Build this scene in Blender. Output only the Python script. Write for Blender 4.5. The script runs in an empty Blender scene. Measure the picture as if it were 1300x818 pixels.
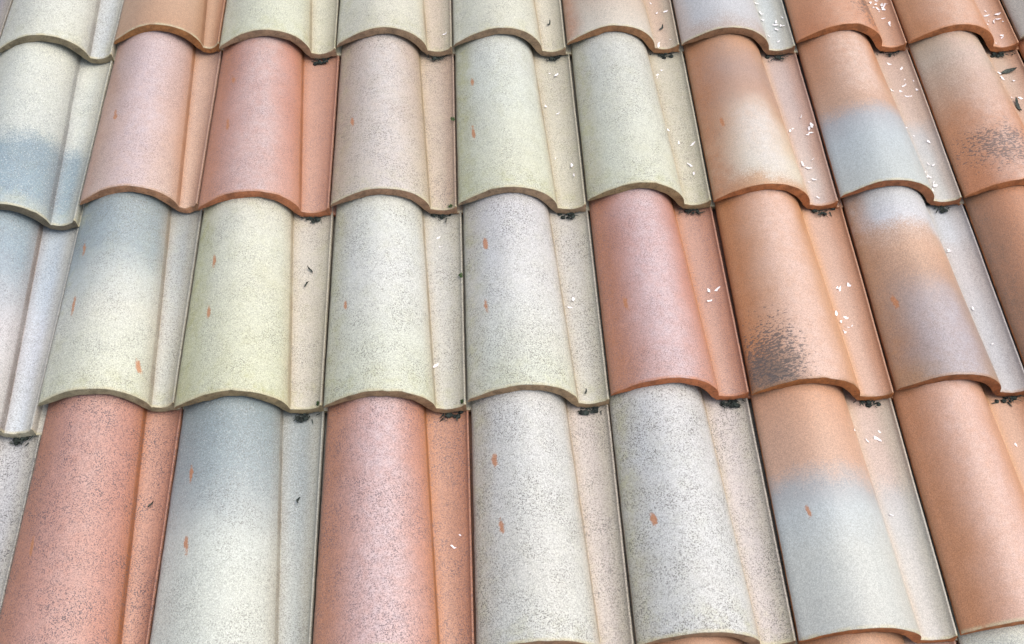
import bpy, math, random
from mathutils import Matrix, Vector, noise as mnoise

# ------------------------------------------------------------------ constants
W = 0.21                      # cover width of one roof tile (m)
LW = 1.76676                  # exposed length / cover width
L = LW * W
PITCH = math.radians(20)
ROOF = Matrix.Translation((0, 0, 3.2)) @ Matrix.Rotation(PITCH, 4, 'X')

scene = bpy.context.scene
col = scene.collection

# ------------------------------------------------------------------ camera
def rotm(a, b, c):
    return (Matrix.Rotation(c, 3, 'Z') @ Matrix.Rotation(b, 3, 'Y') @ Matrix.Rotation(a, 3, 'X'))
FPX = 1500.0
cam_d = bpy.data.cameras.new('camera')
cam = bpy.data.objects.new('camera', cam_d)
col.objects.link(cam)
Rc = rotm(0.60962619, -0.03341532, -0.04825365).to_4x4()
Tc = Matrix.Translation((3.86288411 * W, -7.60710873 * W, 7.25217787 * W))
cam.matrix_world = ROOF @ Tc @ Rc
cam_d.sensor_width = 36.0
cam_d.lens = 36.0 * FPX / 1300.0
cam_d.shift_y = -45.0 / 1300.0
cam_d.clip_start = 0.02
cam_d.clip_end = 500
scene.camera = cam

# ------------------------------------------------------------------ light
SUN_EL, SUN_AZ = math.radians(62), math.radians(122)     # azimuth from +Y towards +X
world = bpy.data.worlds.new('World')
scene.world = world
world.use_nodes = True
wn = world.node_tree
wn.nodes.clear()
sky = wn.nodes.new('ShaderNodeTexSky')
sky.sky_type = 'NISHITA'
sky.sun_disc = False
sky.sun_elevation = SUN_EL
sky.sun_rotation = SUN_AZ
sky.dust_density = 4.0
sky.ozone_density = 0.0
sky.air_density = 1.0
bg = wn.nodes.new('ShaderNodeBackground')
bg.inputs['Strength'].default_value = 0.12
wo = wn.nodes.new('ShaderNodeOutputWorld')
wn.links.new(sky.outputs[0], bg.inputs[0])
wn.links.new(bg.outputs[0], wo.inputs[0])

sun_d = bpy.data.lights.new('sun', 'SUN')
sun_d.energy = 1.2
sun_d.angle = math.radians(70)
sun_d.color = (1.0, 0.97, 0.93)
sun = bpy.data.objects.new('sun', sun_d)
col.objects.link(sun)
sd = Vector((math.sin(SUN_AZ) * math.cos(SUN_EL), math.cos(SUN_AZ) * math.cos(SUN_EL), math.sin(SUN_EL)))
sun.location = Vector((0, 0, 8)) + sd
sun.rotation_euler = sd.to_track_quat('Z', 'Y').to_euler()

vs = scene.view_settings
vs.view_transform = 'Standard'
vs.look = 'None'
vs.exposure = 0.70
vs.gamma = 1.0
vs.use_curve_mapping = False

# ------------------------------------------------------------------ colours and node helper
SAT = 1.03
KALB = 0.70                   # seen colour -> base colour
def lin(c, k=KALB):
    r = []
    for v in c:
        v = v / 255.0
        r.append((v / 12.92 if v <= 0.04045 else ((v + 0.055) / 1.055) ** 2.4) * k)
    y = 0.3 * r[0] + 0.6 * r[1] + 0.1 * r[2]          # fired clay greys a little against the seen colour
    r = [y + (q - y) * SAT for q in r]
    return (r[0] * 0.995, r[1] * 1.008, r[2] * 0.965, 1.0)

class NG:
    def __init__(s, name):
        s.m = bpy.data.materials.new(name)
        s.m.use_nodes = True
        s.t = s.m.node_tree
        s.t.nodes.clear()
    def n(s, typ, **kw):
        nd = s.t.nodes.new(typ)
        for k, v in kw.items():
            setattr(nd, k, v)
        return nd
    def put(s, sock, v):
        if isinstance(v, bpy.types.NodeSocket):
            s.t.links.new(v, sock)
        elif v is not None:
            sock.default_value = v
    def math(s, op, a, b=None, c=None, clamp=False):
        nd = s.n('ShaderNodeMath', operation=op, use_clamp=clamp)
        s.put(nd.inputs[0], a)
        if b is not None: s.put(nd.inputs[1], b)
        if c is not None: s.put(nd.inputs[2], c)
        return nd.outputs[0]
    def mix(s, f, a, b, blend='MIX'):
        nd = s.n('ShaderNodeMix', data_type='RGBA', blend_type=blend)
        s.put(nd.inputs[0], f); s.put(nd.inputs[6], a); s.put(nd.inputs[7], b)
        return nd.outputs[2]
    def step(s, x, lo, hi, a=0.0, b=1.0):
        nd = s.n('ShaderNodeMapRange', interpolation_type='SMOOTHSTEP')
        s.put(nd.inputs[0], x)
        nd.inputs[1].default_value = lo; nd.inputs[2].default_value = hi
        nd.inputs[3].default_value = a; nd.inputs[4].default_value = b
        return nd.outputs[0]
    def noise(s, vec, scale, detail=2.0, rough=0.5, w=None, dist=0.0):
        nd = s.n('ShaderNodeTexNoise', noise_dimensions='4D' if w is not None else '3D')
        s.put(nd.inputs['Vector'], vec)
        if w is not None: s.put(nd.inputs['W'], w)
        nd.inputs['Scale'].default_value = scale
        nd.inputs['Detail'].default_value = detail
        nd.inputs['Roughness'].default_value = rough
        nd.inputs['Distortion'].default_value = dist
        return nd.outputs[0]
    def ramp(s, f, stops):
        nd = s.n('ShaderNodeValToRGB')
        cr = nd.color_ramp
        stops = sorted(stops)
        while len(cr.elements) < len(stops):
            cr.elements.new(0.5)
        while len(cr.elements) > len(stops):
            cr.elements.remove(cr.elements[-1])
        for e, (p, c) in zip(cr.elements, stops):
            e.position = p; e.color = lin(c)
        s.put(nd.inputs[0], f)
        return nd.outputs[0]
    def finish(s, colr, rough, bump=None, strength=0.3, dist=0.001, spec=0.5):
        b = s.n('ShaderNodeBsdfPrincipled')
        s.put(b.inputs['Base Color'], colr)
        s.put(b.inputs['Roughness'], rough)
        b.inputs['Specular IOR Level'].default_value = spec
        if bump is not None:
            bn = s.n('ShaderNodeBump')
            bn.inputs['Strength'].default_value = strength
            bn.inputs['Distance'].default_value = dist
            s.put(bn.inputs['Height'], bump)
            s.t.links.new(bn.outputs[0], b.inputs['Normal'])
        o = s.n('ShaderNodeOutputMaterial')
        s.t.links.new(b.outputs[0], o.inputs[0])
        return s.m

def tile_surface(name, stops, pan=None, panf=0.75, left=None, leftf=0.7, leftw=0.32, speck=0.5,
                 speckc=(118, 114, 110), crease=(200, 176, 138), creasef=0.5, chips=0, blots=(),
                 lichen=0.0, wob=0.10, spots=None, rough=0.5, light=0.0, seed=0.0, rim=None, haze=None, slip_sheenf=0.8, slip_sheenv=None, edge=None):
    """Engobe on one tile: bands along the tile, bare clay lines, kiln specks and chips."""
    g = NG(name)
    uvn = g.n('ShaderNodeUVMap')
    uvn.uv_map = 'UVMap'
    sp = g.n('ShaderNodeSeparateXYZ')
    g.t.links.new(uvn.outputs[0], sp.inputs[0])
    U, V = sp.outputs[0], sp.outputs[1]
    tc = g.n('ShaderNodeTexCoord').outputs['Object']
    oi = g.n('ShaderNodeObjectInfo')
    rnd = g.math('MULTIPLY_ADD', oi.outputs['Random'], 40.0, seed)
    nlow = g.noise(tc, 16, 4, 0.55, rnd)
    nmid = g.noise(tc, 70, 4, 0.65, rnd)
    ngr = g.noise(tc, 700, 2, 0.6, rnd)
    vv = g.math('MULTIPLY_ADD', g.math('SUBTRACT', nlow, 0.5), wob * 2.2, V)
    vv = g.math('MULTIPLY_ADD', g.math('SUBTRACT', nmid, 0.5), wob * 0.7, vv)
    vv = g.math('MULTIPLY_ADD', g.math('SUBTRACT', ngr, 0.5), wob * 2.4, vv)
    if len(stops) == 1:
        stops = [(0.0, stops[0][1]), (1.0, stops[0][1])]
    c = g.ramp(vv, stops)
    un = g.math('MULTIPLY_ADD', g.math('SUBTRACT', nlow, 0.5), 0.25, U)
    if pan:
        pm = g.math('MULTIPLY', g.step(un, 0.96, 1.06), panf)
        c = g.mix(pm, c, lin(pan))
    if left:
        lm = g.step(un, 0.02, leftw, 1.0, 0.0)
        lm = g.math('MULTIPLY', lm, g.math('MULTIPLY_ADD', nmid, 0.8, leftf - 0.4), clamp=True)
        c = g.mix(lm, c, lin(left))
    if haze:       # pale slip with sky sheen painted into the colour, over the barrel's back
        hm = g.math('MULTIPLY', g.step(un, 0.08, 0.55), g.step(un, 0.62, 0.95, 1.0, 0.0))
        if slip_sheenv:
            hm = g.math('MULTIPLY', hm, g.math('MULTIPLY', g.step(vv, slip_sheenv[0] - .10, slip_sheenv[0] + .10), g.step(vv, slip_sheenv[1] - .14, slip_sheenv[1] + .14, 1.0, 0.0)))
        hm = g.math('MULTIPLY', hm, g.math('MULTIPLY_ADD', g.math('SUBTRACT', nmid, 0.5), 1.2, slip_sheenf), clamp=True)
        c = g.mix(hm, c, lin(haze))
    em = g.math('MULTIPLY', g.step(un, 1.50, 1.98), 0.6)
    c = g.mix(em, c, lin(edge or (202, 194, 174)))
    # broad hue drift of the fired slip
    nb = g.noise(tc, 9, 3, 0.5, g.math('ADD', rnd, 7.3))
    c = g.mix(g.step(nb, 0.35, 0.7, 0.0, 0.22), c, g.mix(1.0, c, (0.93, 0.86, 0.80, 1), 'MULTIPLY'))
    nb2 = g.noise(tc, 30, 4, 0.6, g.math('ADD', rnd, 3.1))
    c = g.mix(g.step(nb2, 0.5, 0.75, 0.0, 0.30), c, g.mix(1.0, c, (0.90, 0.91, 0.95, 1), 'MULTIPLY'))
    for (bu, bv, ru, rv, bc, bf) in blots:
        du = g.math('DIVIDE', g.math('SUBTRACT', U, bu), ru)
        dv = g.math('DIVIDE', g.math('SUBTRACT', V, bv), rv)
        d = g.math('SQRT', g.math('ADD', g.math('MULTIPLY', du, du), g.math('MULTIPLY', dv, dv)))
        d = g.math('MULTIPLY_ADD', g.math('SUBTRACT', nmid, 0.5), 1.1, d)
        d = g.math('MULTIPLY_ADD', g.math('SUBTRACT', ngr, 0.5), 0.9, d)
        c = g.mix(g.step(d, 0.25, 1.05, bf, 0.0), c, lin(bc))
    if lichen > 0:
        nl = g.noise(tc, 45, 5, 0.7, g.math('ADD', rnd, 11.0))
        edge = g.math('MAXIMUM', g.step(U, 0.03, 0.25, 1.0, 0.25), g.step(V, 0.02, 0.16, 0.9, 0.2))
        lmk = g.math('MULTIPLY', g.step(nl, 0.42, 0.7), g.math('MULTIPLY', edge, lichen))
        c = g.mix(lmk, c, lin((196, 194, 140)))
    # bare clay along the fold between barrel and pan
    dl = g.math('MAXIMUM', g.math('MULTIPLY', g.math('SUBTRACT', 1.0, U), 0.16), g.math('MULTIPLY', g.math('SUBTRACT', U, 1.0), 0.05))
    cr = g.math('MAXIMUM', g.step(dl, 0.0008, 0.0042, 1.0, 0.0), g.step(dl, 0.0, 0.016, 0.45, 0.0))
    cr = g.math('MULTIPLY', cr, g.math('MULTIPLY_ADD', nlow, 1.1, creasef - 0.40), clamp=True)
    c = g.mix(cr, c, g.mix(g.step(dl, 0.0004, 0.0030, 0.75, 0.0), lin(crease), lin(tuple(v * 0.78 for v in crease))))
    # kiln specks: dark grains and a few pale ones
    ns = g.noise(tc, 640, 1.5, 0.5, g.math('ADD', rnd, 1.7), 0.1)
    nd = g.step(g.noise(tc, 22, 3, 0.6, g.math('ADD', rnd, 5.5)), 0.30, 0.68, 0.35, 1.0)
    sm = g.math('MULTIPLY', g.step(ns, 0.50, 0.62), g.math('MULTIPLY', nd, min(1.0, speck * 1.25)), clamp=True)
    c = g.mix(sm, c, lin(speckc))
    ns2 = g.noise(tc, 470, 2, 0.5, g.math('ADD', rnd, 9.9), 0.15)
    sm2 = g.math('MULTIPLY', g.step(ns2, 0.61, 0.68), g.math('MULTIPLY', nd, min(1.0, speck * 0.95)), clamp=True)
    c = g.mix(sm2, c, g.mix(1.0, lin(speckc), (0.62, 0.60, 0.60, 1), 'MULTIPLY'))
    if light > 0:
        nw = g.noise(tc, 560, 1.5, 0.5, g.math('ADD', rnd, 15.0), 0.5)
        c = g.mix(g.math('MULTIPLY', g.step(nw, 0.56, 0.66), light), c, lin((238, 240, 240)))
    if spots:      # large dark kiln spots inside a zone (u, v, ru, rv, strength)
        for (bu, bv, ru, rv, bf) in spots:
            du = g.math('DIVIDE', g.math('SUBTRACT', U, bu), ru)
            dv = g.math('DIVIDE', g.math('SUBTRACT', V, bv), rv)
            d = g.math('SQRT', g.math('ADD', g.math('MULTIPLY', du, du), g.math('MULTIPLY', dv, dv)))
            zone = g.step(d, 0.15, 1.0, 0.21, 0.0)
            mp = g.n('ShaderNodeMapping')
            mp.inputs['Scale'].default_value = (0.7, 1.5, 1.0)
            mp.inputs['Rotation'].default_value = (0, 0, 0.35)
            g.put(mp.inputs['Vector'], tc)
            nz = g.noise(mp.outputs[0], 230, 2, 0.6, g.math('ADD', rnd, 21.0), 0.5)
            z = g.step(g.math('ADD', nz, zone), 0.66, 0.73)
            z = g.math('MULTIPLY', z, g.step(d, 0.7, 1.05, bf, 0.0))
            c = g.mix(z, c, lin((98, 93, 92)))
    # orange scuffs where tiles rubbed together in the kiln stack
    rr = random.Random(int(seed * 10) + 5)
    for k in range(chips):
        bu = 0.20 + rr.uniform(-.03, .05)
        bv = (0.44, 0.72, 0.10)[k] + rr.uniform(-.05, .05)
        if k == 2:
            bu = 0.90
        ru, rv = rr.uniform(.022, .036), rr.uniform(.030, .055)
        du = g.math('DIVIDE', g.math('SUBTRACT', U, bu), ru)
        dv = g.math('DIVIDE', g.math('SUBTRACT', V, bv), rv)
        du = g.math('MULTIPLY_ADD', dv, 0.35, du)
        d = g.math('SQRT', g.math('ADD', g.math('MULTIPLY', du, du), g.math('MULTIPLY', dv, dv)))
        d = g.math('MULTIPLY_ADD', g.math('SUBTRACT', nmid, 0.5), 2.2, d)
        d = g.math('MULTIPLY_ADD', g.math('SUBTRACT', ngr, 0.5), 1.2, d)
        c = g.mix(g.step(d, 0.45, 0.95, 0.85, 0.0), c, lin((206, 140, 96)))
    # worn lip at the nose and at the long edges
    if rim is None:
        rim = (214, 204, 170)
    rm = g.math('MULTIPLY', g.step(V, 0.002, 0.018, 1.0, 0.0), g.step(nmid, 0.35, 0.6, 0.2, 0.8))
    c = g.mix(rm, c, lin(rim))
    gm = g.step(ngr, 0.30, 0.70, 0.77, 1.18)
    cg = g.n('ShaderNodeCombineColor')
    for i in range(3):
        g.put(cg.inputs[i], gm)
    c = g.mix(1.0, c, cg.outputs[0], 'MULTIPLY')
    h = g.math('MULTIPLY_ADD', ns, 0.7, g.math('MULTIPLY', nmid, 0.8))
    h = g.math('MULTIPLY_ADD', sm, -0.25, h)
    rg = g.math('MULTIPLY_ADD', g.math('SUBTRACT', nmid, 0.5), 0.35, rough)
    return g.finish(c, rg, h, 0.42, 0.0009)

def clay_body(name, c):
    g = NG(name)
    tc = g.n('ShaderNodeTexCoord').outputs['Object']
    w = g.math('MULTIPLY', g.n('ShaderNodeObjectInfo').outputs['Random'], 30.0)
    n1 = g.noise(tc, 60, 4, 0.65, w)
    n2 = g.noise(tc, 420, 2, 0.6, w)
    c = tuple(min(235, v * 1.12) for v in c)
    d = tuple(v * 0.76 for v in c)
    cc = g.mix(g.step(n1, 0.35, 0.7), lin(c), lin(d))
    cc = g.mix(g.step(n2, 0.55, 0.68, 0, 0.6), cc, lin(tuple(v * 0.5 for v in c)))
    return g.finish(cc, 0.75, g.math('ADD', n1, n2), 0.5, 0.0012, 0.3)

def plain(name, c1, c2, scale=80, rough=0.8, strength=0.5, dist=0.002, k=KALB):
    g = NG(name)
    tc = g.n('ShaderNodeTexCoord').outputs['Object']
    w = g.math('MULTIPLY', g.n('ShaderNodeObjectInfo').outputs['Random'], 30.0)
    n1 = g.noise(tc, scale, 4, 0.65, w)
    return g.finish(g.mix(g.step(n1, 0.35, 0.65), lin(c1, k), lin(c2, k)), rough, n1, strength, dist, 0.3)

# ------------------------------------------------------------------ roof
roof = bpy.data.objects.new('tiled_roof', None)
col.objects.link(roof)
roof.matrix_world = ROOF
roof['label'] = 'pitched roof covered in mixed cream, pink, grey and orange clay tiles'
roof['category'] = 'roof'
roof['kind'] = 'thing'

ZN = 0.018          # the nose rides this much above the plane at the head
Z0 = -0.041         # so that the foot of each nose lies on the roof empty's plane
OVER = 0.055        # hidden head lap

def prof_top(t, pitch, jit=0.0):
    """Cross section (x, z, U, kind) of a tile at t = y / L; lengths in metres."""
    u0 = 0.012 * t
    u1 = (0.775 - 0.085 * t) * (0.55 + 0.45 * pitch)
    H = 0.0445 * (1 - 0.02 * t)
    pts = []
    nb = 30
    for i in range(nb + 1):
        a = i / nb
        am = 0.52
        if a < am:
            z = 0.030 + (H - 0.0025) * math.sin(math.pi / 2 * a / am) ** 0.95
        else:                                  # steep right flank
            s = (a - am) / (1 - am)
            e = 0.62 + 0.13 * t
            z = 0.0185 + (H + 0.009) * (1 - s ** 2.1) ** e
        pts_a = a if a < am else am + (1 - am) * (1 - (1 - s) ** 1.35)
        if a >= am:
            s = (pts_a - am) / (1 - am)
            z = 0.0185 + (H + 0.009) * max(0.0, 1 - s ** 2.1) ** e
        a = pts_a
        pts.append([(u0 + (u1 - u0) * a) * W, z, a])
    re = pitch - 0.040 + 0.008 * t
    npn = 10
    for i in range(npn + 1):
        b = i / npn
        bb = 0.02 + 0.98 * b
        z = 0.012 + 0.0247 * (bb - 0.45) ** 2
        if i == 0:
            z -= 0.0016
        pts.append([(u1 + 0.004 + (re - u1 - 0.004) * b) * W, z, 1.0 + b * 0.96 + 0.02])
    for (dx, z, U) in ((0.006, 0.0215, 2.1), (0.013, 0.0240, 2.25), (0.022, 0.0242, 2.5), (0.027, 0.0225, 2.7),
                       (0.029, 0.0150, 2.8), (0.031, 0.0075, 2.85), (0.085, 0.0065, 3.0)):
        pts.append([(re + dx) * W, z, U])
    return pts

def prof_bot(top):
    n = len(top)
    out = []
    for i in range(n):
        a = top[max(0, i - 1)]
        b = top[min(n - 1, i + 1)]
        dx, dz = b[0] - a[0], b[1] - a[1]
        l = math.hypot(dx, dz) or 1
        nx, nz = -dz / l, dx / l
        th = (0.0068 + 0.0102 * min(1.0, i / 8.0)) if i <= 30 else (0.0135 if i <= 41 else 0.008)
        k = 1.0
        if i < 5:
            k = i / 5.0
        if i > 30:
            k = 0.0
        if 25 < i <= 30:
            k = (30 - i) / 5.0
        nx *= k
        l2 = math.hypot(nx, nz) or 1
        nx, nz = nx / l2, nz / l2
        x, z = top[i][0] - nx * th, top[i][1] - nz * th
        if i > 40:
            z = min(z, 0.003)
        out.append([x, z])
    for i in range(1, n):                 # keep the underside from folding back on itself
        if out[i][0] < out[i - 1][0] + 0.0001:
            out[i][0] = out[i - 1][0] + 0.0001
    return out

def tile_mesh(name, seed, pitch=1.0, chip=1.0):
    rr = random.Random(seed)
    so = Vector((rr.uniform(0, 90), rr.uniform(0, 90), rr.uniform(0, 90)))
    ys = [(0.0, -0.0013), (0.0004, -0.0005), (0.0013, -0.0001), (0.0050, 0.0)]
    y = 0.0
    nyy = 22
    for i in range(1, nyy + 1):
        ys.append((0.005 + (L + OVER - 0.005) * i / nyy, 0.0))
    verts, uvs = [], []
    def wob(x, yv):
        p = Vector((x * 9, yv * 7, 0)) + so
        return 0.0016 * mnoise.noise(p) + 0.0004 * mnoise.noise(p * 5)
    tops, bots = [], []
    for (yv, dz) in ys:
        t = yv / L
        pt = prof_top(t, pitch)
        pb = prof_bot(pt)
        rt, rb = [], []
        zt = ZN * (1 - t)
        for i, (x, z, U) in enumerate(pt):
            yy = yv
            zz = z + dz + zt + wob(x, yv)
            xx = x
            if yv < 0.006:
                q = Vector((x * 28, 3.3, 1.0)) + so
                e = 0.0014 * mnoise.noise(q) + 0.0006 * mnoise.noise(q * 4)
                ch = max(0.0, mnoise.noise(Vector((x * 55, 9.1, 2.0)) + so) - 0.42) * 0.014 * chip
                yy += e + ch * (1 - yv / 0.006)
                zz -= ch * 0.5 * (1 - yv / 0.006)
            if i == 0:
                zz -= 0.0016
                xx += 0.0006 * mnoise.noise(Vector((1, yv * 60, 4)) + so)
            if i == 1:
                xx -= 0.0016
                zz -= 0.0004
            rt.append(len(verts)); verts.append((xx, yy, zz)); uvs.append((U, t))
        for i, (x, z) in enumerate(pb):
            yy = yv
            zz = z + zt + wob(pt[i][0], yv)
            if yv < 0.006:
                q = Vector((x * 28, 3.3, 1.0)) + so
                yy += 0.0014 * mnoise.noise(q) + 0.0010 * mnoise.noise(q * 3)
                zz += 0.0009 * (1 - yv / 0.006) + 0.0012 * mnoise.noise(q * 2.2) * (1 - yv / 0.006)
            rb.append(len(verts)); verts.append((x, yy, zz)); uvs.append((pt[i][2], t))
        tops.append(rt); bots.append(rb)
    faces, mats = [], []
    n = len(tops[0])
    for j in range(len(ys) - 1):
        for i in range(n - 1):
            faces.append((tops[j][i], tops[j][i + 1], tops[j + 1][i + 1], tops[j + 1][i])); mats.append(0)
            faces.append((bots[j][i], bots[j + 1][i], bots[j + 1][i + 1], bots[j][i + 1])); mats.append(1)
        faces.append((tops[j][0], tops[j + 1][0], bots[j + 1][0], bots[j][0])); mats.append(1)
        faces.append((tops[j][n - 1], bots[j][n - 1], bots[j + 1][n - 1], tops[j + 1][n - 1])); mats.append(1)
    for i in range(n - 1):
        faces.append((tops[0][i], bots[0][i], bots[0][i + 1], tops[0][i + 1])); mats.append(1)
        faces.append((tops[-1][i], tops[-1][i + 1], bots[-1][i + 1], bots[-1][i])); mats.append(1)
    me = bpy.data.meshes.new(name)
    me.from_pydata(verts, [], faces)
    ul = me.uv_layers.new(name='UVMap')
    for lp in me.loops:
        ul.data[lp.index].uv = uvs[lp.vertex_index]
    me.polygons.foreach_set('material_index', mats)
    me.polygons.foreach_set('use_smooth', [True] * len(faces))
    me.set_sharp_from_angle(angle=math.radians(38))
    me.update()
    return me

# measured nose corners: offsets in tile widths from the regular grid
DU = {0: {0: .08, 1: .052, 2: -.047, 3: -.044, 4: -.036, 5: -.043, 6: -.038, 7: -.008, 8: .003, 9: .023},
      1: {0: .06, 1: .041, 2: -.049, 3: -.029, 4: -.034, 5: -.013, 6: -.010, 7: .011, 8: .026, 9: .035},
      2: {0: .05, 1: .041, 2: -.030, 3: -.008, 4: -.007, 5: .002, 6: .003, 7: .046, 8: .05},
      3: {0: .03, 1: .066, 2: .005, 3: -.004, 4: .000, 5: -.010, 6: .008, 7: .040, 8: .05}}
DV = {0: {0: -.05, 1: .062, 2: -.017, 3: -.001, 4: -.015, 5: .002, 6: -.031, 7: -.005, 8: -.019, 9: .018},
      1: {0: -.10, 1: .059, 2: -.008, 3: -.006, 4: -.012, 5: .006, 6: -.023, 7: -.004, 8: -.017, 9: .0},
      2: {0: -.13, 1: .046, 2: -.003, 3: -.024, 4: -.010, 5: .017, 6: -.012, 7: -.008, 8: -.01},
      3: {0: -.10, 1: .04, 2: 0, 3: -.01, 4: -.01, 5: 0, 6: -.01, 7: 0, 8: 0}}

OB, BB, GB = (188, 124, 84), (172, 146, 122), (150, 138, 116)     # clay bodies: orange, brown, grey
CRM = (228, 227, 214)
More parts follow.
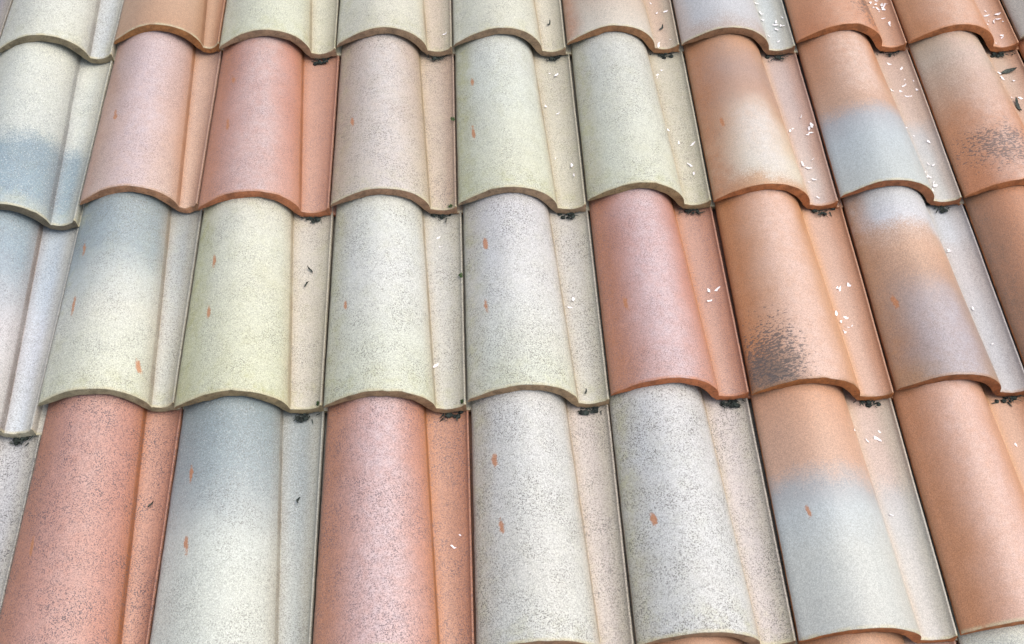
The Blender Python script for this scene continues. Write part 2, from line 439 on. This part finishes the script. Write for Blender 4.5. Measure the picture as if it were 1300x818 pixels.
# (row, column): seen label, body, surface settings; V runs from 0 at the nose to 1 at the lap
T = {
 (0, 0): ('pale cream tile with a bluish pan', GB, dict(stops=[(0, (226, 227, 216)), (1, (224, 226, 224))], pan=(212, 218, 224), speck=.5, crease=(176, 166, 158), lichen=.3)),
 (0, 1): ('plain tan tile with a brown lip', (182, 130, 86), dict(edge=(204, 150, 118), stops=[(0, (198, 160, 132)), (.5, (206, 174, 150))], pan=(198, 160, 132), speck=.18, crease=(170, 120, 84))),
 (0, 2): ('greenish cream tile below the top lap', BB, dict(stops=[(0, (224, 226, 206)), (1, (224, 224, 212))], pan=(218, 214, 194), speck=.5, lichen=.5)),
 (0, 3): ('cream tile with a tan right half', BB, dict(stops=[(0, (226, 224, 210))], pan=(210, 190, 172), speck=.5, lichen=.4)),
 (0, 4): ('cream tile with a pale yellow pan', BB, dict(stops=[(0, (226, 226, 212))], pan=(220, 212, 194), speck=.5, lichen=.3)),
 (0, 5): ('tan pink tile with a cream lip', (178, 132, 98), dict(stops=[(0, (224, 216, 204)), (.25, (214, 196, 180)), (.5, (206, 172, 150))], left=(198, 142, 110), leftw=.2, pan=(208, 180, 160), speck=.35)),
 (0, 6): ('smooth grey tile with a pinkish lip', (158, 122, 96), dict(stops=[(0, (200, 184, 176)), (.12, (208, 208, 212)), (1, (216, 218, 222))], left=(206, 188, 178), leftw=.2, pan=(206, 214, 214), speck=.15, rough=.42)),
 (0, 7): ('orange tile with dark flecked pan', OB, dict(edge=(204, 150, 118), stops=[(0, (206, 142, 104)), (.4, (208, 152, 116))], haze=(222, 182, 160), slip_sheenf=.55, pan=(210, 172, 150), speck=.15, spots=[(.9, .25, .35, .4, .8)], crease=(212, 148, 96), creasef=.7, rough=.42, rim=(216, 150, 108))),
 (0, 8): ('clean orange tile above the sandy one', OB, dict(stops=[(0, (208, 148, 110)), (.3, (212, 162, 130)), (1, (212, 164, 130))], haze=(226, 192, 174), slip_sheenf=.65, edge=(202, 146, 104), left=(202, 146, 104), leftw=.35, pan=(214, 180, 164), speck=.06, crease=(222, 164, 108), creasef=.8, rough=.42, rim=(212, 146, 102))),
 (0, 9): ('pale grey beige tile at the top corner', BB, dict(stops=[(0, (206, 200, 192))], speck=.35)),
 (0, -1): ('purple grey tile', GB, dict(stops=[(0, (160, 156, 166))], speck=.5)),
 (1, 0): ('cream tile with blue grey lower half', (128, 118, 102), dict(stops=[(0, (190, 202, 204)), (.10, (160, 180, 192)), (.38, (150, 170, 182)), (.50, (216, 221, 216)), (1, (228, 230, 220))], speck=.45, light=.5, crease=(150, 146, 148), speckc=(120, 124, 130), lichen=.3)),
 (1, 1): ('lavender pink tile with orange pan', (192, 144, 114), dict(stops=[(0, (220, 194, 180)), (.4, (216, 182, 166)), (1, (210, 182, 176))], haze=(217, 200, 204), slip_sheenf=.75, pan=(212, 178, 156), edge=(204, 164, 144), left=(204, 164, 144), leftw=.25, speck=.5, speckc=(140, 122, 122), crease=(206, 148, 106), creasef=.7, chips=1, rim=(206, 168, 140))),
 (1, 2): ('speckled terracotta pink tile', (196, 128, 94), dict(stops=[(0, (214, 164, 146)), (.5, (210, 156, 138)), (1, (208, 150, 130))], haze=(216, 194, 193), slip_sheenf=.75, pan=(208, 166, 146), edge=(202, 146, 118), left=(202, 146, 118), leftw=.35, speck=.55, speckc=(138, 118, 122), crease=(204, 134, 88), creasef=.8, chips=2, rim=(206, 148, 116))),
 (1, 3): ('beige pink speckled tile', (176, 140, 116), dict(stops=[(0, (218, 206, 190)), (.5, (210, 192, 178)), (1, (208, 188, 176))], haze=(224, 217, 216), slip_sheenf=.75, pan=(212, 194, 178), left=(196, 176, 156), leftw=.25, speck=.62, chips=1, lichen=.3, crease=(204, 178, 134), edge=(200, 168, 146))),
 (1, 4): ('pale cream tile with two orange scuffs', BB, dict(stops=[(0, (226, 228, 208)), (.6, (224, 228, 218)), (1, (222, 226, 222))], left=(196, 198, 168), leftw=.28, pan=(214, 206, 188), speck=.5, chips=2, lichen=.6)),
 (1, 5): ('cream tile with a yellowish left side', (164, 144, 112), dict(stops=[(0, (226, 228, 210)), (1, (220, 222, 218))], left=(198, 192, 168), leftw=.28, pan=(212, 204, 184), speck=.55, lichen=.5)),
 (1, 6): ('brown orange tile with a cream splash', OB, dict(stops=[(0, (216, 178, 146)), (.10, (232, 222, 204)), (.24, (228, 208, 184)), (.42, (214, 178, 148)), (.62, (198, 162, 142)), (.78, (192, 162, 148)), (1, (206, 160, 130))], haze=(232, 226, 222), slip_sheenf=.75, slip_sheenv=(.06, .52), left=(198, 140, 102), leftf=.85, leftw=.42, pan=(212, 196, 194), speck=.2, crease=(226, 176, 126), creasef=.8, rough=.42, chips=1, rim=(212, 160, 122), edge=(206, 156, 128))),
 (1, 7): ('orange tile with grey blue lower half', (172, 114, 82), dict(stops=[(0, (206, 212, 211)), (.3, (198, 206, 211)), (.44, (190, 191, 196)), (.54, (210, 172, 148)), (.75, (208, 158, 126)), (1, (202, 146, 112))], haze=(231, 203, 189), slip_sheenf=.75, slip_sheenv=(.58, 1.3), pan=(214, 206, 202), panf=.5, speck=.10, rough=.40, wob=.07, crease=(218, 186, 146), edge=(206, 178, 158))),
 (1, 8): ('sandy orange tile with black nose flecks', OB, dict(edge=(204, 150, 118), stops=[(0, (204, 140, 102)), (.4, (208, 150, 112)), (.6, (206, 168, 142)), (.85, (206, 190, 174)), (1, (202, 182, 160))], haze=(226, 196, 184), slip_sheenf=.55, pan=(214, 182, 164), panf=.6, speck=.18, spots=[(.55, .22, .85, .24, .7)], crease=(226, 168, 108), creasef=.8, rough=.42, rim=(208, 138, 94))),
 (1, 9): ('orange tile at the side', OB, dict(edge=(204, 150, 118), stops=[(0, (206, 140, 104))], speck=.15)),
 (2, 0): ('blue grey tile with a whitish nose', (190, 184, 164), dict(stops=[(0, (234, 234, 232)), (.45, (226, 222, 226)), (.62, (196, 202, 210)), (.8, (166, 182, 194)), (1, (164, 180, 190))], pan=(206, 216, 230), panf=.6, speck=.4, light=.3, crease=(172, 158, 152), creasef=.8)),
 (2, 1): ('cream tile with a mid grey head', (172, 166, 140), dict(stops=[(0, (226, 228, 208)), (.4, (228, 229, 220)), (.58, (208, 214, 212)), (.74, (172, 184, 189)), (1, (160, 173, 179))], pan=(196, 196, 194), panf=.55, speck=.5, chips=3, lichen=.4, crease=(186, 166, 142), light=.2)),
 (2, 2): ('yellowish cream tile with orange scuffs', (166, 148, 118), dict(stops=[(0, (222, 224, 198)), (.6, (228, 229, 212)), (1, (226, 227, 216))], left=(202, 202, 164), leftw=.32, pan=(214, 204, 194), speck=.5, chips=2, lichen=.75)),
 (2, 3): ('white cream tile with one orange scuff', (170, 144, 116), dict(stops=[(0, (224, 227, 208)), (.6, (231, 233, 231)), (1, (226, 228, 222))], left=(206, 204, 184), leftw=.25, pan=(212, 209, 203), speck=.58, chips=1, lichen=.5)),
 (2, 4): ('lavender white tile with fine specks', (174, 148, 120), dict(stops=[(0, (226, 229, 213)), (.5, (229, 230, 230)), (1, (220, 219, 224))], left=(204, 198, 184), leftw=.28, pan=(208, 203, 195), speck=.65, chips=2, lichen=.4)),
 (2, 5): ('pink terracotta tile with orange fold line', (198, 124, 86), dict(stops=[(0, (212, 160, 142)), (.5, (208, 154, 138)), (1, (206, 150, 134))], haze=(222, 200, 204), slip_sheenf=.8, edge=(198, 136, 102), left=(198, 136, 102), leftf=.75, leftw=.40, pan=(206, 166, 148), speck=.58, speckc=(140, 118, 120), crease=(208, 134, 76), creasef=.95, chips=1, rim=(204, 136, 100))),
 (2, 6): ('orange tile with a black sooty corner', (182, 120, 76), dict(stops=[(0, (214, 166, 134)), (.5, (216, 170, 138)), (1, (206, 152, 114))], haze=(231, 198, 184), slip_sheenf=.85, edge=(200, 138, 94), left=(200, 138, 94), leftf=.85, leftw=.4, pan=(218, 186, 172), speck=.08, crease=(228, 166, 104), creasef=1.0, blots=[(.16, .06, .34, .17, (124, 114, 106), .7)], spots=[(.22, .13, .50, .32, .75)], rough=.42, rim=(176, 132, 96))),
 (2, 7): ('tile banded white, orange and purple brown', (164, 108, 74), dict(stops=[(0, (186, 156, 132)), (.15, (178, 156, 148)), (.4, (186, 160, 146)), (.56, (204, 166, 142)), (.66, (218, 178, 152)), (.76, (220, 190, 172)), (.84, (224, 224, 230)), (1, (214, 217, 221))], haze=(196, 187, 193), slip_sheenf=.8, slip_sheenv=(-.3, .46), pan=(206, 210, 218), left=(192, 144, 106), leftf=.75, leftw=.3, speck=.25, rough=.40, wob=.08, chips=1, crease=(204, 184, 156), rim=(188, 146, 114), edge=(200, 186, 178))),
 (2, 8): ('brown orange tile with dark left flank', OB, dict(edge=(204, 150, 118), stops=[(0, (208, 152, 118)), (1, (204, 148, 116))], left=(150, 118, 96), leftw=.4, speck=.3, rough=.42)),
 (3, 0): ('grey tile heavy with dark specks', GB, dict(stops=[(0, (204, 204, 208))], speck=.95, speckc=(110, 106, 108), light=.3)),
 (3, 1): ('deep terracotta tile dense with specks', OB, dict(stops=[(0, (210, 154, 136)), (1, (206, 152, 136))], haze=(216, 180, 172), slip_sheenf=.6, edge=(198, 140, 114), left=(198, 140, 114), leftw=.35, pan=(208, 162, 142), speck=.85, speckc=(112, 96, 100), crease=(194, 124, 80), creasef=.8, chips=1)),
 (3, 2): ('pale tile with a dark grey head', GB, dict(stops=[(.3, (222, 226, 218)), (.42, (217, 222, 217)), (.56, (192, 200, 201)), (.72, (168, 180, 184)), (1, (154, 168, 173))], pan=(172, 178, 178), panf=.65, speck=.45, chips=2, light=.3, crease=(180, 164, 140))),
 (3, 3): ('bright pink tile with an orange pan', OB, dict(stops=[(0, (214, 162, 144)), (1, (210, 154, 134))], haze=(223, 200, 203), slip_sheenf=.8, edge=(202, 142, 112), left=(202, 142, 112), leftf=.8, leftw=.36, pan=(202, 154, 128), speck=.65, speckc=(120, 104, 110), crease=(206, 136, 84), creasef=.9)),
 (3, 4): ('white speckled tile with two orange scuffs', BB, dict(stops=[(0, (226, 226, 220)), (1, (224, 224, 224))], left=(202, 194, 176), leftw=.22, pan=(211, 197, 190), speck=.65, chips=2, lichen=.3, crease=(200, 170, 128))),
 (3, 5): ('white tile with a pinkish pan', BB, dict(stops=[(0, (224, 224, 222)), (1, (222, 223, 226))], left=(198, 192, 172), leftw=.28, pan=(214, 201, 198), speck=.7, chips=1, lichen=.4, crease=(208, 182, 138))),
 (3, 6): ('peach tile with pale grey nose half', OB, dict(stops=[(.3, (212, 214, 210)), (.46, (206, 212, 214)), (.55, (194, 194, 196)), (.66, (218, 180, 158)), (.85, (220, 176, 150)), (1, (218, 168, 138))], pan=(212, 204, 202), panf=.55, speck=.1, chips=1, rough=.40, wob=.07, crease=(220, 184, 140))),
 (3, 7): ('plain peach orange tile', OB, dict(stops=[(0, (210, 158, 126)), (1, (212, 162, 132))], haze=(227, 192, 180), slip_sheenf=.8, edge=(200, 140, 100), left=(200, 140, 100), leftw=.45, pan=(214, 176, 154), speck=.05, crease=(226, 166, 108), creasef=.9, rough=.40)),
 (3, 8): ('orange tile', OB, dict(edge=(204, 150, 118), stops=[(0, (212, 162, 130))], speck=.08, rough=.42)),
}
bodies = {}
def body_mat(c):
    if c not in bodies:
        bodies[c] = clay_body('clay_body', c)
    return bodies[c]

keys = sorted(T)
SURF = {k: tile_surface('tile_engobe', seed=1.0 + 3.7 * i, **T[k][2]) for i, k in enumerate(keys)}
rng = random.Random(11)
ROWS, COLS = range(-3, 6), range(-4, 14)
shared = [tile_mesh('roof_tile', 900 + i, 1.0) for i in range(4)]
POS = {}
def offs(r, c):
    rq = min(3, max(0, r))
    du = DU[rq].get(c)
    dv = DV[rq].get(c)
    if du is None:
        du = {-1: .02, 0: .02, 1: .04}.get(c, .03 if c < 0 else (.03 if c > 8 else 0.0))
        if c > 1 and 4 <= c < 9: du = -.02
    if dv is None:
        dv = {0: -.08, 1: .05}.get(c, rng.uniform(-.015, .015))
    return du, dv
for r in ROWS:
    for c in COLS:
        POS[(r, c)] = offs(r, c)
filler = [k for k in keys if k not in ((0, -1), (0, 9), (1, 9), (2, 8), (3, 8))]
for r in ROWS:
    for c in COLS:
        du, dv = POS[(r, c)]
        vis = (r, c) in T
        pitch = 1.0
        if (r, c + 1) in POS:
            pitch = 1.0 + POS[(r, c + 1)][0] - du
        if vis:
            me = tile_mesh('roof_tile', 100 + r * 31 + c * 7, pitch)
        elif abs(pitch - 1) > 0.012:
            me = tile_mesh('roof_tile', 500 + r * 31 + c * 7, pitch)
        else:
            me = rng.choice(shared)
        k = (r, c) if vis else rng.choice(filler)
        ob = bpy.data.objects.new('roof_tile', me)
        col.objects.link(ob)
        ob.parent = roof
        ob.location = ((c + du) * W, (-r * LW + dv) * W, Z0 + rng.uniform(-.0006, .0006))
        ob.rotation_euler = (rng.uniform(-.002, .002), rng.uniform(-.004, .004), rng.uniform(-.003, .003))
        if len(me.materials) == 0:
            me.materials.append(None); me.materials.append(None)
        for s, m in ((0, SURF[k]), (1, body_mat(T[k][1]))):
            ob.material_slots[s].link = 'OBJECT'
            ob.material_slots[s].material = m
        if vis:
            ob['label'] = T[(r, c)][0]

# deck and battens beneath the tiles
def box(name, x0, x1, y0, y1, z0, z1, mat, parent):
    v = [(x, y, z) for z in (z0, z1) for y in (y0, y1) for x in (x0, x1)]
    f = [(0, 2, 3, 1), (4, 5, 7, 6), (0, 1, 5, 4), (2, 6, 7, 3), (0, 4, 6, 2), (1, 3, 7, 5)]
    me = bpy.data.meshes.new(name)
    me.from_pydata(v, [], f)
    me.materials.append(mat)
    o = bpy.data.objects.new(name, me)
    col.objects.link(o)
    o.parent = parent
    return o
wood = plain('batten_wood', (120, 92, 66), (88, 66, 46), 40)
felt = plain('roofing_felt', (52, 48, 46), (38, 35, 34), 60)
X0, X1 = min(COLS) * W, (max(COLS) + 1) * W
Y0, Y1 = -(max(ROWS)) * L, -(min(ROWS)) * L + L
box('roof_deck', X0, X1, Y0, Y1 + .1, Z0 - 0.075, Z0 - 0.045, felt, roof)
for r in ROWS:
    yb = -r * L + L + 0.02
    box('batten', X0, X1, yb - .015, yb + .015, Z0 - 0.0445, Z0 - 0.012, wood, roof)

# ------------------------------------------------------------------ litter lying on the tiles
def surf_point(r, c, U, y):
    """Point and frame on the top of tile (r, c) in roof space; U as in the profile, y metres from the nose."""
    du, dv = POS[(r, c)]
    pitch = 1.0 + POS[(r, c + 1)][0] - du
    t = y / L
    pt = prof_top(t, pitch)
    for a, b in zip(pt[:-1], pt[1:]):
        if a[2] <= U <= b[2]:
            k = (U - a[2]) / max(1e-6, b[2] - a[2])
            x, z = a[0] + (b[0] - a[0]) * k, a[1] + (b[1] - a[1]) * k
            sl = math.atan2(b[1] - a[1], b[0] - a[0])
            break
    return Vector(((c + du) * W + x, (-r * LW + dv) * W + y, Z0 + z + ZN * (1 - t))), sl

def flake_mesh(seed):
    rr = random.Random(seed)
    n = 5
    ln, wd = rr.uniform(.006, .0125), rr.uniform(.0009, .0025)
    curl = rr.uniform(.0006, .0022)
    v, f = [], []
    for i in range(n):
        s = i / (n - 1)
        w = wd * math.sin(math.pi * (0.12 + 0.80 * s)) * rr.uniform(.55, 1.3)
        x = (s - .5) * ln
        z = curl * (2 * s - 1) ** 2
        bend = rr.uniform(-.0009, .0009)
        for sy in (-1, 1):
            v.append((x, sy * w + bend, z + .0006 * rr.random()))
    m = len(v)
    v += [(a, b, c_ + .0004) for a, b, c_ in v]
    for i in range(n - 1):
        a = 2 * i
        f.append((a, a + 1, a + 3, a + 2))
        f.append((m + a, m + a + 2, m + a + 3, m + a + 1))
        f.append((a, a + 2, m + a + 2, m + a))
        f.append((a + 1, m + a + 1, m + a + 3, a + 3))
    f.append((0, m, m + 1, 1))
    f.append((m - 2, m - 1, 2 * m - 1, 2 * m - 2))
    me = bpy.data.meshes.new('petal')
    me.from_pydata(v, [], f)
    return me
white = plain('petal_white', (255, 254, 255), (250, 240, 248), 300, 0.6, .1, .0003, 0.9)
dark = plain('dead_leaf', (96, 104, 98), (52, 58, 56), 300, 0.75, .5, .001)
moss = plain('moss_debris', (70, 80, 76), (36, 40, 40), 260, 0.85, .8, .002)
flakes = [flake_mesh(i) for i in range(9)]
for me in flakes:
    me.materials.append(white)
rl = random.Random(5)
# (row, column): number of flakes, zone in U
COUNT = {(0, 5): 5, (0, 6): 11, (0, 7): 14, (0, 8): 15, (1, 4): 8, (1, 5): 10, (1, 6): 13, (1, 7): 22, (1, 8): 19,
         (2, 3): 3, (2, 4): 2, (2, 5): 3, (2, 6): 10, (2, 7): 5, (3, 3): 2, (3, 6): 5, (3, 7): 2, (0, 3): 1}
def place(ob, r, c, U, y, lift, yaw, tip=0.0):
    p, sl = surf_point(r, c, U, y)
    ob.matrix_world = ROOF @ Matrix.Translation(p + Vector((-math.sin(sl), 0, math.cos(sl))) * lift) @ \
        Matrix.Rotation(-sl, 4, 'Y') @ Matrix.Rotation(yaw, 4, 'Z') @ Matrix.Rotation(tip, 4, 'Y')
for (r, c), n in COUNT.items():
    ylo, yhi = (.006, L * .36) if r == 0 else (L * .40, L * .95) if r == 3 else (.012, L * .95)
    clusters = [(rl.uniform(1.15, 1.8), rl.uniform(ylo + .01, yhi - .01)) for _ in range(max(1, n // 4))]
    for k in range(n):
        if rl.random() < .6:
            cu, cy = rl.choice(clusters)
            U, y = cu + rl.gauss(0, .16), cy + rl.gauss(0, .012)
        else:
            U, y = rl.uniform(1.08, 1.9), rl.uniform(ylo, yhi)
        U = min(1.95, max(.92, U)); y = min(L * .97, max(.004, y))
        ob = bpy.data.objects.new('petal', rl.choice(flakes))
        col.objects.link(ob)
        place(ob, r, c, U, y, .0012, rl.uniform(0, 6.28), rl.uniform(-.25, .25))
        s = rl.uniform(.5, 1.2)
        ob.scale = (s, s, s)
        ob['label'] = 'white petal ' + ('near the lip' if y < L * .33 else 'midway up the pan' if y < L * .66 else 'near the lap') + ' of the ' + T[(r, c)][0]
        ob['category'] = 'petal'
        ob['group'] = 'white petals on the ' + T[(r, c)][0]

def leaf_mesh(seed, ln, wd):
    rr = random.Random(seed)
    v, f = [], []
    n = 7
    for i in range(n):
        s = i / (n - 1)
        w = wd * (math.sin(math.pi * min(1, .05 + s * .93)) ** .7) * rr.uniform(.75, 1.2)
        x = (s - .5) * ln
        z = .004 * (s - .4) ** 2 * 4 + .001 * rr.random()
        for sy, dz in ((-1, .0012), (0, 0), (1, .0012)):
            v.append((x, sy * w + .002 * math.sin(s * 4 + seed), z + dz))
    m = len(v)
    v += [(a, b, c_ + .0005) for a, b, c_ in v]
    for i in range(n - 1):
        for j in range(2):
            a = 3 * i + j
            f.append((a, a + 1, a + 4, a + 3))
            f.append((m + a, m + a + 3, m + a + 4, m + a + 1))
        a = 3 * i
        f.append((a, a + 3, m + a + 3, m + a)); f.append((a + 2, m + a + 2, m + a + 5, a + 5))
    me = bpy.data.meshes.new('dead_leaf')
    me.from_pydata(v, [], f)
    me.materials.append(dark)
    return me
LEAVES = [(1, 8, 1.55, L * .86, .3, .030, .0045), (1, 8, 1.30, L * .62, 1.8, .030, .004), (0, 5, 1.5, .055, 1.2, .012, .002),
          (0, 4, 1.5, .075, .9, .011, .0018), (2, 2, 1.5, L * .70, 1.9, .014, .0015), (2, 2, 1.4, L * .62, .6, .010, .0016),
          (3, 2, 1.5, L * .62, 1.2, .008, .002), (3, 1, 1.5, L * .60, 1.2, .010, .0016), (2, 4, 1.3, .018, 2.2, .006, .0018)]
for i, (r, c, U, y, yaw, ln, wd) in enumerate(LEAVES):
    ob = bpy.data.objects.new('dead_leaf', leaf_mesh(i, ln, wd))
    col.objects.link(ob)
    place(ob, r, c, U, y, .0012, yaw)
    ob['label'] = 'dark leaf scrap on the ' + T[(r, c)][0] + (', nearer its lap' if i == 0 else ', lower down' if i == 1 else ', nearer its lap' if i == 4 else ', lower down' if i == 5 else '')
    ob['category'] = 'leaf'
    ob['group'] = 'dead leaf scraps on the tiles'

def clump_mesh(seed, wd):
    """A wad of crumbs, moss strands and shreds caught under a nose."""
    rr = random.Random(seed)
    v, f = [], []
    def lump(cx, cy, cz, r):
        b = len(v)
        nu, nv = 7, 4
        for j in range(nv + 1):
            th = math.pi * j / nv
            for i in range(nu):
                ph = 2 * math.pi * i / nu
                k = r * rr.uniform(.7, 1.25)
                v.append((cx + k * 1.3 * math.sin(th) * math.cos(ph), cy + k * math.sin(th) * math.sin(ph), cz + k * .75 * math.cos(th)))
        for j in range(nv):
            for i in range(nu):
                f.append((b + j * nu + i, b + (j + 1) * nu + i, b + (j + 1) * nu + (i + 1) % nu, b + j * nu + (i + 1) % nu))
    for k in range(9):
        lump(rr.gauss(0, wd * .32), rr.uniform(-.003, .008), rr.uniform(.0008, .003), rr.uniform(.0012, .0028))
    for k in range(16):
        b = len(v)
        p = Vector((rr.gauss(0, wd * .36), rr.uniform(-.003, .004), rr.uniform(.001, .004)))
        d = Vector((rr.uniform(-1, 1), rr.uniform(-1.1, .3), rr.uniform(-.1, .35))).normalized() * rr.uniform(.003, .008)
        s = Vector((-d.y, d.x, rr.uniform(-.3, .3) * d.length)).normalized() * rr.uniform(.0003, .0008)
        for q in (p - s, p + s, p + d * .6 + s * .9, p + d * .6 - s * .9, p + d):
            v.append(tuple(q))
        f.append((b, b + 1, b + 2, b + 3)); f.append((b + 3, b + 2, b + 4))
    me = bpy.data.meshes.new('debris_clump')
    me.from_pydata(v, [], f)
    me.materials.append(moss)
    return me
CL = {(0, 2): .014, (0, 3): .016, (0, 4): .018, (0, 5): .018, (0, 6): .018, (0, 7): .017, (0, 8): .018, (1, 2): .014, (1, 3): .018, (1, 4): .016,
      (1, 5): .017, (1, 6): .016, (1, 7): .017, (2, 0): .012, (2, 2): .014, (2, 3): .015, (2, 4): .020, (2, 5): .017, (2, 6): .016, (2, 7): .016}
for i, ((r, c), wd) in enumerate(CL.items()):
    ob = bpy.data.objects.new('debris_clump', clump_mesh(40 + i, wd))
    col.objects.link(ob)
    dnose = (POS[(r, c)][1] - POS[(r + 1, c)][1] + LW) * W      # this nose seen from the tile below
    duu = (POS[(r, c)][0] - POS[(r + 1, c)][0]) * W
    place(ob, r + 1, c, min(1.9, max(1.1, 1.60 + duu / .05 * .5)), dnose - .0045, .0006, 0)
    ob.scale = (1.5, 1.6, 1.7)
    ob['label'] = 'dark moss wad below the lip of the ' + T[(r, c)][0]
    ob['category'] = 'debris'
    ob['group'] = 'debris wads under the tile lips'

# green moss tufts in the joints at three lip corners
green = plain('green_moss', (96, 124, 78), (54, 74, 48), 300, 0.9, .8, .002)
for i, ((r, c), U, y) in enumerate((((2, 3), 2.2, .006), ((1, 3), 1.9, .004), ((2, 2), 2.1, .005), ((2, 3), 2.3, .24), ((1, 3), 2.3, .20))):
    me = clump_mesh(80 + i, .006)
    me.name = 'moss_tuft'
    me.materials[0] = green
    ob = bpy.data.objects.new('moss_tuft', me)
    col.objects.link(ob)
    place(ob, r, c, U, y, .0006, 1.4)
    ob.scale = (.6, .6, .6)
    ob['label'] = 'green moss tuft beside the ' + T[(r, c)][0] + (', above its lip' if y > .1 else '')
    ob['category'] = 'moss'
    ob['group'] = 'green moss tufts in the joints'
